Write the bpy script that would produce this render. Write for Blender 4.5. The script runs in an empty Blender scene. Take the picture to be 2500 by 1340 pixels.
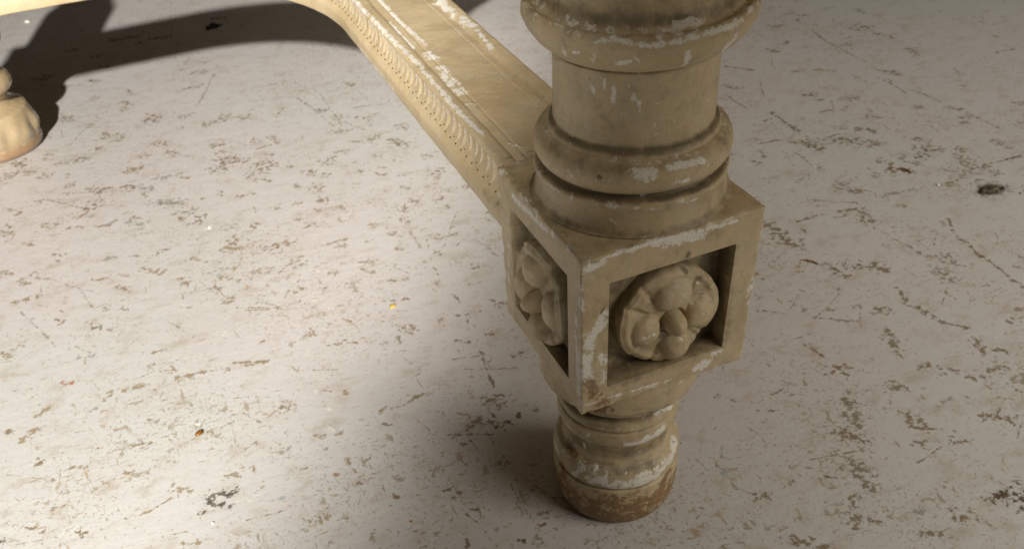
import bpy, bmesh, math, random
import numpy as np
from mathutils import Vector, Matrix
from mathutils.bvhtree import BVHTree

random.seed(7); rng = np.random.default_rng(11)
scene = bpy.context.scene
col = scene.collection

# ------------------------------------------------------------------ camera
ZT = 0.275                                   # height of the block's top above the floor
CAM = np.array([-0.2353, -0.4088, 0.2747 + ZT])
RT = np.array([[0.9167, -0.39585, -0.05438], [-0.30232, -0.59815, -0.74217], [0.26127, 0.69679, -0.668]])
FPX, CX, CY = 2122.6, 1250.0, 900.0          # focal length and optical centre in photo pixels (2500 wide)
cd = bpy.data.cameras.new('camera'); cam = bpy.data.objects.new('camera', cd); col.objects.link(cam)
cd.sensor_width = 36.0; cd.lens = 36.0 * FPX / 2500.0
cd.shift_y = (CY - 670.0) / 2500.0
cd.clip_start = 0.01; cd.clip_end = 100.0
M3 = Matrix([[RT[0][i], -RT[1][i], -RT[2][i]] for i in range(3)])
cam.matrix_world = Matrix.Translation(Vector(CAM)) @ M3.to_4x4()
scene.camera = cam
cd.dof.use_dof = True; cd.dof.focus_distance = 0.55; cd.dof.aperture_fstop = 14.0   # a phone lens, focused on the block

# ------------------------------------------------------------------ light
world = bpy.data.worlds.new('World'); scene.world = world; world.use_nodes = True
bg = world.node_tree.nodes['Background']
bg.inputs[0].default_value = (1.0, 0.74, 0.50, 1); bg.inputs[1].default_value = 0.026

def aim(o, tgt):
    o.rotation_euler = (Vector(tgt) - o.location).to_track_quat('-Z', 'Y').to_euler()

kd = bpy.data.lights.new('key_lamp', 'SPOT'); key = bpy.data.objects.new('key_lamp', kd); col.objects.link(key)
key.location = (-1.30, -2.36, 1.95); aim(key, (-0.862, 1.961, 0.0))
kd.energy = 1210; kd.color = (1.0, 0.95, 0.885); kd.spot_size = math.radians(42.6); kd.spot_blend = 0.32
kd.shadow_soft_size = 0.055

fd = bpy.data.lights.new('fill_lamp', 'AREA'); fill = bpy.data.objects.new('fill_lamp', fd); col.objects.link(fill)
fill.location = (1.20, -1.35, 1.55); aim(fill, (0.55, 0.40, 0.0))
fd.shape = 'DISK'; fd.size = 1.3; fd.energy = 44.0; fd.color = (1.0, 0.935, 0.84)

scene.view_settings.view_transform = 'Standard'; scene.view_settings.look = 'None'
scene.view_settings.exposure = 0.0; scene.view_settings.gamma = 1.0
scene.render.engine = 'CYCLES'; scene.cycles.transparent_max_bounces = 48

# ------------------------------------------------------------------ helpers
def px_ray(x, y):
    d = RT.T @ np.array([(x - CX) / FPX, (y - CY) / FPX, 1.0]); return d / np.linalg.norm(d)
def floor_at(x, y, z=0.0):
    d = px_ray(x, y); return CAM + d * ((z - CAM[2]) / d[2])

def link(o, parent=None):
    col.objects.link(o)
    if parent is not None: o.parent = parent
    return o
def mesh_obj(name, verts, faces, mat, parent=None, smooth=True):
    me = bpy.data.meshes.new(name); me.from_pydata([tuple(map(float, v)) for v in verts], [], faces)
    me.materials.append(mat); me.update()
    if smooth: me.polygons.foreach_set('use_smooth', np.ones(len(me.polygons), dtype=bool))
    return link(bpy.data.objects.new(name, me), parent)
def tag(o, label=None, cat=None, group=None, kind=None):
    for k, v in (('label', label), ('category', cat), ('group', group), ('kind', kind)):
        if v: o[k] = v
    return o
def catmull(P, step):
    """densify a poly-line of (r,z,...) points; straight segments"""
    out = []
    for a, b in zip(P[:-1], P[1:]):
        a = np.array(a, float); b = np.array(b, float); n = max(1, int(math.ceil(np.linalg.norm(b - a) / step)))
        for i in range(n): out.append(a + (b - a) * i / n)
    out.append(np.array(P[-1], float)); return np.array(out)
def soften(P, it=2):
    P = P.copy()
    for _ in range(it): P[1:-1] = P[1:-1] * .5 + (P[:-2] + P[2:]) * .25
    return P
def arc(cx, cz, r, a0, a1, n=10):
    return [(cx + r * math.cos(math.radians(a0 + (a1 - a0) * i / n)), cz + r * math.sin(math.radians(a0 + (a1 - a0) * i / n))) for i in range(n + 1)]
def wob(x, y, z, s, seed=0):
    """cheap smooth pseudo noise -1..1"""
    a = seed * 1.7
    return (np.sin(x * s + a + 1.3 * np.sin(y * s * .83 + a)) + np.sin(y * s * 1.13 + 2 * a + 1.1 * np.sin(z * s * .91)) + np.sin(z * s * .97 + 3 * a + 1.2 * np.sin(x * s * 1.07))) / 3

class N:
    """tiny node-tree writer"""
    def __init__(s, name):
        s.m = bpy.data.materials.new(name); s.m.use_nodes = True; s.t = s.m.node_tree
        s.b = s.t.nodes['Principled BSDF']; s.out = s.t.nodes['Material Output']
    def n(s, typ, **kw):
        o = s.t.nodes.new(typ)
        for k, v in kw.items(): setattr(o, k, v)
        return o
    def put(s, sock, v):
        if hasattr(v, 'links') or isinstance(v, bpy.types.NodeSocket): s.t.links.new(v, sock)
        else: sock.default_value = v
    def math(s, op, a, b=None, c=None, clamp=False):
        o = s.n('ShaderNodeMath', operation=op, use_clamp=clamp)
        for i, v in enumerate((a, b, c)):
            if v is not None: s.put(o.inputs[i], v)
        return o.outputs[0]
    def coord(s, which='Object', scale=(1, 1, 1), rot=0.0, loc=(0, 0, 0)):
        c = s.n('ShaderNodeTexCoord').outputs[which]
        mp = s.n('ShaderNodeMapping'); s.t.links.new(c, mp.inputs[0])
        mp.inputs['Scale'].default_value = scale; mp.inputs['Rotation'].default_value = (0, 0, rot); mp.inputs['Location'].default_value = loc
        return mp.outputs[0]
    def noise(s, vec, scale, detail=4, rough=.55, dist=0.0):
        o = s.n('ShaderNodeTexNoise'); s.t.links.new(vec, o.inputs['Vector'])
        o.inputs['Scale'].default_value = scale; o.inputs['Detail'].default_value = detail
        o.inputs['Roughness'].default_value = rough; o.inputs['Distortion'].default_value = dist
        return o.outputs[0]
    def voro(s, vec, scale, feature='F1', rnd=1.0):
        o = s.n('ShaderNodeTexVoronoi', feature=feature); s.t.links.new(vec, o.inputs['Vector'])
        o.inputs['Scale'].default_value = scale; o.inputs['Randomness'].default_value = rnd
        return o.outputs['Distance'], o.outputs['Color'] if 'Color' in o.outputs else None
    def ramp(s, v, lo, hi):
        o = s.n('ShaderNodeMapRange', interpolation_type='SMOOTHSTEP'); s.put(o.inputs[0], v)
        s.put(o.inputs[1], lo); s.put(o.inputs[2], hi); return o.outputs[0]
    def mix(s, f, a, b):
        o = s.n('ShaderNodeMix', data_type='RGBA'); s.put(o.inputs[0], f)
        for i, v in ((6, a), (7, b)):
            s.put(o.inputs[i], v if not isinstance(v, tuple) or len(v) == 4 else v + (1,))
        return o.outputs[2]
    def attr(s, name):
        return s.n('ShaderNodeAttribute', attribute_name=name).outputs['Fac']
    def bump(s, h, dist, strength=1.0, normal=None):
        o = s.n('ShaderNodeBump'); s.put(o.inputs['Height'], h); o.inputs['Distance'].default_value = dist
        o.inputs['Strength'].default_value = strength
        if normal is not None: s.t.links.new(normal, o.inputs['Normal'])
        return o.outputs[0]

# ------------------------------------------------------------------ materials
def paint_material():
    k = N('aged_cream_paint'); P = k.coord('Object')
    big = k.noise(P, 14, 3); mid = k.noise(P, 60, 4); fine = k.noise(P, 420, 3, .6)
    base = k.mix(k.ramp(big, .3, .7), (.460, .360, .208), (.545, .440, .272))
    base = k.mix(k.math('MULTIPLY', k.ramp(mid, .45, .70), .50), base, (.47, .415, .290))
    base = k.mix(k.math('MULTIPLY', k.ramp(fine, .45, .75), .22), base, (.33, .235, .13))
    fl = k.ramp(k.noise(k.coord('Object', (1, 1, .6)), 38, 6, .70), .50, .68); base = k.mix(k.math('MULTIPLY', fl, .30), base, (.25, .19, .115))
    # old dirt, and shade painted into the recesses, broken up by noise
    gr = k.attr('grime_shade'); g = k.ramp(k.math('ADD', gr, k.math('MULTIPLY', k.math('SUBTRACT', k.noise(P, 85, 6, .70), .5), 1.9)), .15, 1.15)
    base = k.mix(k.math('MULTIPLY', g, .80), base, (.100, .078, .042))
    # small random nicks
    nz = k.noise(P, 140, 8, .76); nz2 = k.noise(P, 900, 3, .6)
    nk = k.ramp(k.math('ADD', k.noise(P, 300, 5, .66), k.math('MULTIPLY', k.math('SUBTRACT', big, .5), .16)), .660, .700)
    # chips through to the white ground
    ch = k.attr('chip')
    c = k.math('ADD', ch, k.math('ADD', k.math('MULTIPLY', k.math('SUBTRACT', nz, .5), 3.8), k.math('MULTIPLY', k.math('SUBTRACT', nz2, .5), 1.1)))
    cm = k.math('MAXIMUM', k.ramp(c, .50, .60), k.math('MULTIPLY', nk, .7))
    white = k.mix(k.ramp(nz2, .4, .7), (.80, .78, .72), (.60, .565, .49))
    base = k.mix(k.math('MULTIPLY', cm, .88), base, white)
    wd = k.attr('wood'); w = k.ramp(k.math('ADD', wd, k.math('MULTIPLY', k.math('SUBTRACT', nz, .5), 3.4)), .36, .74)
    wcol = k.mix(k.noise(k.coord('Object', (1, 1, 3)), 120, 5), (.085, .040, .013), (.33, .185, .072))
    base = k.mix(k.math('MULTIPLY', w, .9), base, wcol)
    # dark pin specks
    vd, _ = k.voro(P, 95); base = k.mix(k.math('MULTIPLY', k.ramp(vd, .055, .035), k.ramp(mid, .52, .6)), base, (.05, .035, .02))
    k.put(k.b.inputs['Base Color'], base)
    k.put(k.b.inputs['Roughness'], k.math('ADD', .40, k.math('MULTIPLY', k.math('ADD', mid, cm), .22)))
    k.b.inputs['Specular IOR Level'].default_value = .38
    h = k.math('ADD', k.math('SUBTRACT', k.math('MULTIPLY', k.noise(P, 120, 5, .62), .9), k.math('MULTIPLY', ch, .35)), k.math('MULTIPLY', k.noise(k.coord('Object', (.25, .25, 2.2)), 420, 2), .16))
    k.put(k.b.inputs['Normal'], k.bump(h, .0012, .60))
    return k.m
PAINT = paint_material()

def gloss_paint():
    k = N('varnished_cream_paint'); P = k.coord('Object')
    b = k.mix(k.noise(P, 40, 4), (.38, .29, .165), (.46, .365, .225))
    wd = k.attr('wood'); nz = k.noise(P, 160, 5, .6)
    b = k.mix(k.ramp(k.math('ADD', wd, k.math('MULTIPLY', k.math('SUBTRACT', nz, .5), .9)), .4, .6), b, (.31, .20, .115))
    k.put(k.b.inputs['Base Color'], b); k.b.inputs['Roughness'].default_value = .15
    k.b.inputs['Coat Weight'].default_value = .6; k.b.inputs['Coat Roughness'].default_value = .08
    k.put(k.b.inputs['Normal'], k.bump(k.noise(P, 120, 3, .55), .0016, .7)); return k.m
GLOSS = gloss_paint()

def plain(name, c, rough=.7, nscale=0, c2=None, bump=0.0):
    k = N(name)
    if nscale:
        P = k.coord('Object'); nz = k.noise(P, nscale, 5, .6)
        k.put(k.b.inputs['Base Color'], k.mix(k.ramp(nz, .3, .7), c, c2 or c))
        if bump: k.put(k.b.inputs['Normal'], k.bump(nz, bump, .8))
    else: k.b.inputs['Base Color'].default_value = c + (1,)
    k.b.inputs['Roughness'].default_value = rough
    return k.m

def floor_material():
    k = N('worn_grey_floor_paint'); P = k.coord('Object')
    PB = k.coord('Object', (1.0, 1.45, 1), math.radians(24)); PC = k.coord('Object', (1.9, 1.0, 1), math.radians(52)); PD = k.coord('Object', (1, 4.5, 1), math.radians(-8))
    big = k.noise(P, 2.2, 3, .5); md = k.noise(PB, 9, 5, .6); fine = k.noise(P, 260, 4, .65)
    base = k.mix(k.ramp(big, .35, .65), (.540, .512, .500), (.512, .516, .494))
    base = k.mix(k.math('MULTIPLY', k.ramp(md, .40, .70), .35), base, (.49, .465, .435))
    base = k.mix(k.math('MULTIPLY', k.ramp(fine, .45, .8), .20), base, (.43, .39, .335))
    # roller streaks and lighter re-coats
    st = k.noise(PD, 55, 4, .6); base = k.mix(k.math('MULTIPLY', k.ramp(st, .55, .72), .30), base, (.60, .585, .545))
    # dirt film in pale brown
    film = k.math('MULTIPLY', k.ramp(k.noise(PB, 30, 8, .72),   .50, .68), .46); base = k.mix(film, base, (.36, .29, .205))
    # worn-through flecks in several sizes, bunched by a large mask
    clus = k.ramp(k.noise(P, 7.5, 4, .6), .32, .68)
    def flecks(vec, scale, th, soft, detail=4, rough=.62, dist=.4, bias=.085):
        nz = k.noise(vec, scale, detail, rough, dist)
        lo = k.math('SUBTRACT', th, k.math('MULTIPLY', clus, bias))
        return k.ramp(nz, lo, k.math('ADD', lo, soft))
    f1 = flecks(PB, 34, .680, .11, 6, .70)
    f2 = flecks(PC, 58, .690, .04, 4, .60, .8)
    f3 = flecks(k.coord('Object', (1, 2.0, 1), math.radians(15), (3, 1, 0)), 115, .692, .045, 3, .54, .6)
    f5 = flecks(k.coord('Object', (1.0, 2.8, 1), math.radians(-22), (7, 2, 0)), 85, .700, .045, 3, .57, .8)
    f6 = flecks(k.coord('Object', (1.6, 1.0, 1), math.radians(40), (2, 9, 0)), 210, .685, .05, 2, .5, .4)
    f4 = flecks(P, 380, .660, .08, 2)
    tn = k.noise(P, 38, 3)
    brown = k.mix(k.ramp(tn, .35, .65), (.215, .140, .072), (.35, .265, .165))
    brown = k.mix(k.ramp(k.noise(P, 14, 2), .52, .64), brown, (.25, .215, .135))
    m = k.math('MAXIMUM', k.math('MAXIMUM', k.math('MULTIPLY', f1, .45), f2), k.math('MAXIMUM', k.math('MAXIMUM', f3, k.math('MULTIPLY', f6, .8)), f5))
    m = k.math('MULTIPLY', m, k.math('ADD', .35, k.math('MULTIPLY', tn, 1.0)), clamp=True)
    base = k.mix(k.math('MULTIPLY', m, .80), base, brown)
    base = k.mix(k.math('MULTIPLY', f4, .42), base, (.24, .19, .13))
    # dark pin specks, a few rusty or bluish spots, pale paint crumbs
    gate = k.noise(P, 7, 2)
    for sc, rad, colr, lo in ((75, .050, (.06, .047, .036), .50), (150, .065, (.09, .075, .06), .46), (15, .030, (.40, .13, .075), .57), (12, .055, (.33, .36, .36), .50), (22, .045, (.80, .78, .72), .50)):
        vd, _ = k.voro(k.coord('Object', (1, 1.3, 1), sc * .1, (sc, 0, 0)), sc)
        base = k.mix(k.math('MULTIPLY', k.ramp(vd, rad, rad * .6), k.ramp(gate, lo, lo + .05)), base, colr)
    k.put(k.b.inputs['Base Color'], base)
    k.put(k.b.inputs['Roughness'], k.math('ADD', .36, k.math('MULTIPLY', k.math('ADD', md, m), .18)))
    k.b.inputs['Specular IOR Level'].default_value = .35
    k.put(k.b.inputs['Normal'], k.bump(k.noise(PB, 40, 5, .62), .0014, .5))
    return k.m
FLOOR = floor_material()

def scuff_material():
    k = N('scuffed_bare_patches'); P = k.coord('Object')
    body = k.attr('body'); tone = k.n('ShaderNodeAttribute', attribute_name='tone').outputs['Color']; hard = k.attr('hard')
    nz = k.noise(P, 170, 5, .66); n2 = k.noise(P, 800, 2, .65); n3 = k.noise(P, 100, 3)
    v = k.math('ADD', body, k.math('ADD', k.math('MULTIPLY', k.math('SUBTRACT', nz, .5), 5.0), k.math('MULTIPLY', k.math('SUBTRACT', n2, .5), .8)))
    a = k.math('MULTIPLY', k.math('MULTIPLY', k.ramp(v, .22, .78), hard), k.ramp(n3, .10, .50))
    cl = k.mix(k.math('MULTIPLY', k.ramp(n3, .40, .7), .40), tone, (.34, .285, .205))
    k.put(k.b.inputs['Base Color'], cl); k.b.inputs['Roughness'].default_value = .6
    tr = k.n('ShaderNodeBsdfTransparent'); mx = k.n('ShaderNodeMixShader'); k.put(mx.inputs[0], a)
    k.t.links.new(tr.outputs[0], mx.inputs[1]); k.t.links.new(k.b.outputs[0], mx.inputs[2]); k.t.links.new(mx.outputs[0], k.out.inputs[0])
    return k.m
SCUFF = scuff_material()

# ------------------------------------------------------------------ floor
floor = mesh_obj('floor', [(-4, -4, 0), (4.5, -4, 0), (4.5, 5, 0), (-4, 5, 0)], [(0, 1, 2, 3)], FLOOR, smooth=False)
tag(floor, kind='structure', label='pale grey painted floor, scuffed through to brown in many places')

BR, DK, TN, GY, WH, RD, OL, OR = (.250, .185, .108), (.135, .086, .043), (.35, .270, .165), (.34, .34, .31), (.80, .78, .72), (.28, .14, .09), (.255, .225, .145), (.34, .20, .10)
marks = []
def zone(ox, oy, sc, items):
    for it in items:
        x0, y0, x1, y1, w = it[:5]; c = it[5] if len(it) > 5 else BR; h = it[6] if len(it) > 6 else .9
        marks.append((ox + x0 / sc, oy + y0 / sc, ox + x1 / sc, oy + y1 / sc, w / sc, c, h))
zone(1850, 350, 1.354, [(30, 270, 80, 300, 14), (90, 320, 140, 345, 10), (345, 215, 360, 262, 16, OL), (130, 260, 340, 208, 5), (625, 250, 660, 310, 5), (660, 310, 740, 375, 6), (740, 375, 885, 478, 5),
    (560, 25, 600, 20, 5), (170, 5, 200, 15, 10, OL), (440, 85, 505, 95, 6, RD), (620, 370, 660, 400, 12, BR, .6), (600, 420, 640, 450, 14, BR, .6), (320, 405, 430, 420, 9), (260, 420, 290, 435, 10), (390, 550, 430, 545, 9),
    (430, 620, 460, 700, 14, OL), (490, 530, 560, 560, 6), (580, 575, 690, 615, 7), (720, 650, 740, 690, 9), (780, 680, 820, 690, 5), (540, 740, 650, 750, 8, BR, .7), (690, 775, 760, 770, 8, BR, .7), (770, 750, 820, 740, 10),
    (220, 765, 290, 735, 7, RD), (260, 740, 300, 765, 5, BR), (150, 660, 230, 715, 4), (290, 845, 340, 930, 16, OL), (250, 950, 370, 990, 12), (310, 1060, 370, 1140, 20, OL), (310, 1170, 330, 1270, 14), (230, 1100, 260, 1105, 4),
    (490, 900, 550, 940, 14), (520, 985, 550, 995, 10), (560, 945, 650, 950, 5), (640, 980, 700, 985, 6), (750, 905, 830, 900, 13), (800, 1165, 890, 1172, 24, (.09, .055, .028), 1), (745, 1185, 790, 1178, 7), (660, 1235, 700, 1230, 15),
    (100, 1310, 220, 1330, 16), (0, 1165, 20, 1170, 14), (0, 885, 70, 880, 4), (0, 860, 120, 785, 3, BR, .6), (370, 1245, 400, 1250, 7), (570, 1285, 595, 1290, 9), (540, 1300, 545, 1290, 9), (420, 790, 490, 815, 10, OL),
    (0, 555, 80, 560, 5), (180, 580, 340, 585, 6, BR, .6), (410, 180, 520, 150, 8, BR, .5), (160, 185, 330, 200, 3, BR, .6), (410, 290, 570, 385, 4, BR, .6), (460, 480, 490, 520, 5), (700, 90, 870, 40, 3), (520, 1218, 535, 1216, 11, GY), (830, 590, 860, 585, 6)])
zone(0, 400, 2.68, [(850, 45, 910, 30, 14, TN), (1010, 100, 1180, 65, 9, GY), (870, 150, 990, 170, 20, GY), (990, 260, 1190, 250, 18, GY), (850, 385, 920, 400, 24, (.36, .37, .35), 1), (930, 350, 1000, 490, 12, WH), (690, 410, 760, 370, 9, BR, .6),
    (930, 690, 1070, 710, 15, TN), (1180, 750, 1230, 800, 22, TN), (1470, 560, 1560, 550, 22, TN), (100, 905, 230, 875, 13, TN), (1150, 320, 1290, 305, 11, GY), (680, 632, 760, 612, 12, GY), (600, 1080, 660, 1070, 8), (1550, 940, 1860, 950, 6, TN),
    (1400, 800, 1490, 880, 5, TN), (1000, 1240, 1090, 1215, 6, TN), (1540, 1310, 1750, 1290, 14, TN), (1280, 350, 1350, 390, 7, TN), (1640, 720, 1760, 690, 24, TN, .5), (1450, 740, 1560, 760, 12, TN, .6), (1250, 620, 1350, 640, 10, TN, .7),
    (1100, 1290, 1380, 1235, 9, WH), (1180, 920, 1250, 930, 14, WH, .8), (1350, 425, 1390, 425, 9, WH), (1420, 1120, 1480, 1100, 14, WH, .8), (500, 350, 600, 335, 8, TN), (270, 410, 360, 400, 8, TN, .7), (350, 590, 450, 595, 9, TN, .7), (0, 720, 90, 715, 16, TN, .6), (0, 460, 60, 455, 16, TN, .6),
    (430, 430, 540, 410, 6, TN, .7), (600, 770, 700, 750, 7, TN), (120, 770, 230, 710, 6, TN, .7), (1430, 690, 1580, 680, 9, TN, .6), (1820, 540, 1876, 520, 14, TN, .6)])
zone(0, 850, 2.734, [(120, 630, 290, 530, 14, TN), (240, 450, 330, 400, 13, TN), (830, 280, 960, 250, 16, TN), (690, 350, 770, 290, 13, TN), (1150, 215, 1270, 185, 13, TN), (1270, 185, 1530, 130, 12, TN), (1560, 105, 1780, 90, 11, TN), (1070, 155, 1160, 150, 9, TN),
    (980, 120, 1040, 110, 7, TN), (1410, 1000, 1500, 980, 40, (.10, .085, .07), .95), (1500, 960, 1585, 940, 20, (.10, .085, .07), .95), (1430, 1045, 1540, 1055, 20, (.10, .085, .07), .95), (1320, 1100, 1370, 1090, 9, DK), (1150, 935, 1280, 945, 18, TN), (900, 1130, 1150, 1000, 8, TN), (780, 1080, 850, 1140, 8, TN, .6), (1230, 1310, 1330, 1290, 14, TN),
    (250, 740, 290, 790, 9, TN), (400, 965, 460, 960, 10, TN), (690, 905, 760, 870, 8, TN), (890, 655, 1000, 630, 9, TN), (1510, 850, 1600, 860, 16, TN, .6), (150, 1190, 220, 1205, 10), (500, 800, 575, 790, 9, TN), (410, 815, 490, 800, 6, TN, .7), (0, 1280, 40, 1295, 24, (.13, .09, .05), .9), (250, 1222, 300, 1222, 8), (820, 835, 850, 835, 16, TN, .8),
    (510, 1225, 545, 1222, 6), (545, 1260, 560, 1235, 9), (1140, 1237, 1250, 1232, 7, TN), (1640, 670, 1720, 620, 12, TN, .5), (1480, 530, 1620, 450, 5, TN, .7), (1620, 430, 1770, 520, 5, TN, .6), (40, 555, 90, 552, 7), (990, 480, 1060, 478, 9, TN, .6), (840, 370, 940, 355, 12, TN, .5), (420, 240, 460, 235, 13, (.45, .16, .09), .9), (600, 430, 640, 410, 8, GY), (520, 70, 640, 45, 10, GY)])
zone(700, 850, 2.734, [(1280, 0, 1300, 40, 9), (1310, 60, 1380, 270, 11), (1290, 330, 1330, 330, 14, DK), (1340, 350, 1440, 310, 12), (1350, 480, 1400, 530, 22, DK), (1430, 540, 1480, 490, 16, DK), (1380, 440, 1390, 500, 12, DK), (1510, 470, 1560, 430, 12, DK), (1080, 585, 1250, 565, 10), (1250, 565, 1390, 580, 8), (1200, 590, 1320, 720, 6),
    (1150, 660, 1210, 630, 9, BR, .7), (1390, 590, 1430, 660, 9), (1420, 770, 1450, 720, 9, DK), (780, 375, 960, 290, 11, TN), (800, 320, 900, 310, 9, TN, .7), (620, 440, 720, 400, 16, TN, .8), (860, 200, 920, 270, 5), (1110, 80, 1330, 40, 5, BR, .7), (400, 730, 460, 830, 12, OR, .8), (470, 765, 560, 740, 10, OR, .6), (1040, 950, 1090, 930, 15), (1120, 985, 1160, 960, 14), (1290, 1060, 1290, 1140, 10), (1230, 1080, 1290, 1070, 8),
    (1200, 1100, 1300, 1190, 5), (1300, 1190, 1410, 1330, 5), (1205, 1270, 1210, 1330, 11), (1590, 860, 1700, 940, 5), (1700, 940, 1800, 1020, 8), (1490, 900, 1610, 1110, 4, BR, .7), (190, 580, 250, 590, 11, TN), (320, 580, 360, 560, 11, TN), (640, 505, 670, 510, 14, OL), (230, 280, 330, 290, 6, TN), (1550, 1280, 1575, 1285, 16, DK), (390, 295, 425, 295, 12, TN), (1685, 1195, 1705, 1180, 14, RD), (1690, 1110, 1740, 1105, 16, BR, .5),
    (1640, 400, 1680, 420, 12, BR, .6), (700, 970, 740, 995, 8), (640, 910, 655, 960, 5), (470, 902, 520, 902, 5), (360, 1140, 400, 1130, 15, (.40, .36, .22), .8), (120, 1140, 150, 1150, 8, OR), (300, 845, 345, 848, 8, OR, .7), (90, 800, 140, 795, 8, OR, .6), (580, 840, 610, 835, 9, OR, .7), (270, 405, 300, 405, 9, WH), (285, 520, 320, 570, 12, WH, .8), (1640, 1140, 1900, 1110, 4, BR, .6), (145, 20, 240, 70, 16, WH, .6)])
zone(600, 500, 2.68, [(530, 920, 730, 900, 10, TN), (990, 800, 1110, 830, 22, TN, .8), (740, 380, 760, 410, 9, TN), (770, 420, 830, 450, 10, TN), (220, 270, 310, 250, 12, TN), (0, 690, 230, 675, 7, TN), (0, 1050, 150, 1025, 10, TN), (1070, 180, 1150, 280, 12, TN, .5), (1250, 220, 1400, 195, 12, TN, .5), (250, 610, 340, 500, 11, TN, .5), (280, 400, 370, 340, 10, TN, .6),
    (1340, 580, 1400, 640, 10, BR, .7), (1370, 725, 1540, 700, 7, BR, .8), (1440, 720, 1460, 820, 8, BR, .7), (1180, 230, 1220, 370, 5, TN), (1220, 400, 1260, 460, 8, TN), (930, 495, 1060, 490, 9, TN, .7), (540, 260, 660, 215, 9, TN, .6), (1620, 620, 1690, 670, 14, RD, .6), (1360, 880, 1460, 905, 9, BR, .6), (1750, 985, 1830, 960, 9, BR), (1560, 850, 1610, 850, 9, BR, .7), (1560, 270, 1650, 330, 10, BR, .5),
    (430, 60, 500, 130, 16, WH, .7), (450, 180, 490, 220, 12, WH, .7), (470, 280, 500, 290, 10, WH, .7), (440, 430, 470, 440, 13, WH, .8), (505, 450, 515, 500, 6, WH, .8), (435, 590, 460, 640, 14, WH, .7), (510, 650, 560, 690, 14, WH, .7), (420, 990, 500, 1000, 14, WH, .7), (480, 1120, 510, 1150, 12, WH, .7), (440, 1240, 470, 1220, 10, WH, .7), (430, 820, 470, 860, 12, TN), (1000, 370, 1080, 440, 7, WH, .5), (640, 90, 660, 95, 11, WH), (930, 160, 1270, 190, 6, WH, .4),
    (1390, 850, 1500, 900, 5, WH, .4), (1035, 620, 1045, 615, 9, RD), (890, 910, 910, 905, 10, OR), (960, 632, 985, 630, 8, GY), (650, 745, 700, 775, 5), (600, 660, 760, 650, 5, TN, .6)])
zone(1700, 0, 2.68, [(740, 190, 880, 290, 7, BR, .7), (880, 290, 1160, 430, 4, BR, .7), (1190, 505, 1390, 620, 5, BR, .7), (1370, 575, 1600, 670, 7, OL), (1620, 700, 1740, 720, 7, BR, .7), (1740, 720, 2000, 850, 4, BR, .5), (1200, 460, 1320, 490, 10, BR, .8), (1390, 320, 1450, 370, 10, BR, .7), (480, 740, 680, 860, 11, (.14, .085, .06), .8), (710, 930, 800, 970, 18, OL), (930, 920, 1040, 910, 20, OL), (1050, 840, 1150, 855, 8),
    (190, 440, 390, 460, 7), (560, 100, 740, 100, 6, BR, .6), (670, 120, 670, 150, 10, BR, .6), (1040, 60, 1120, 95, 7, BR, .6), (890, 660, 890, 720, 10, RD, .5), (820, 730, 880, 730, 10, RD, .5), (1960, 350, 2080, 320, 6), (1800, 1110, 2130, 1010, 5), (1520, 990, 1610, 975, 7), (1000, 1250, 1090, 1250, 13, OL), (930, 1210, 980, 1205, 10), (480, 330, 520, 340, 10), (540, 580, 620, 575, 9, WH, .35), (1260, 1110, 1400, 1130, 12, (.2, .09, .05), .6),
    (1950, 920, 2050, 970, 11, BR, .6), (1380, 1060, 1480, 1080, 9, BR, .6), (170, 560, 300, 580, 8, BR, .7), (180, 620, 330, 710, 6, BR, .6), (420, 530, 440, 640, 4, BR, .7), (410, 990, 445, 1025, 10, OL), (400, 940, 560, 920, 6), (640, 990, 760, 1090, 5, BR, .7)])
zone(0, 0, 2.978, [(800, 300, 890, 290, 9, DK), (930, 275, 1000, 272, 10, DK), (1090, 290, 1240, 268, 7, DK), (1000, 320, 1050, 310, 7, DK), (670, 415, 720, 410, 7, DK), (240, 580, 320, 575, 8, DK), (700, 485, 800, 490, 6, DK), (500, 370, 550, 365, 7, DK), (1540, 135, 1640, 130, 8, DK), (640, 590, 720, 592, 7, DK), (940, 1240, 1010, 1220, 16, TN), (1070, 830, 1160, 860, 11, TN, .7), (1340, 650, 1470, 620, 9, TN, .7), (870, 750, 920, 735, 7, RD, .5),
    (410, 960, 500, 930, 10, WH, .7), (670, 1080, 760, 1050, 20, WH, .45), (510, 820, 550, 840, 12, WH, .7), (180, 165, 225, 165, 13, WH, .8), (400, 1190, 560, 1180, 12, TN, .5), (1380, 545, 1490, 520, 12, TN, .6), (760, 970, 790, 985, 10, TN)])
rs_ = random.Random(77)
for i in range(190):                          # hairline scratches and small rubs in every direction
    x, y = rs_.uniform(-60, 2560), rs_.uniform(120, 1380); a = rs_.gauss(-.15, .8); L_ = rs_.uniform(15, 120) * (.5 if i % 3 else 1.3)
    marks.append((x, y, x + L_ * math.cos(a), y + L_ * math.sin(a) * .7, rs_.uniform(1.0, 2.6), [BR, TN, TN, GY, WH, OL][i % 6], rs_.uniform(.35, .75)))
for i in range(46):                           # blotches of mixed size
    x, y = rs_.uniform(-60, 2560), rs_.uniform(150, 1380); a = rs_.uniform(0, 3.14); L_ = rs_.uniform(8, 46)
    marks.append((x, y, x + L_ * math.cos(a), y + L_ * math.sin(a) * .6, rs_.uniform(5, 16), [TN, TN, BR, TN, TN][i % 5], rs_.uniform(.35, .8)))
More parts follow.
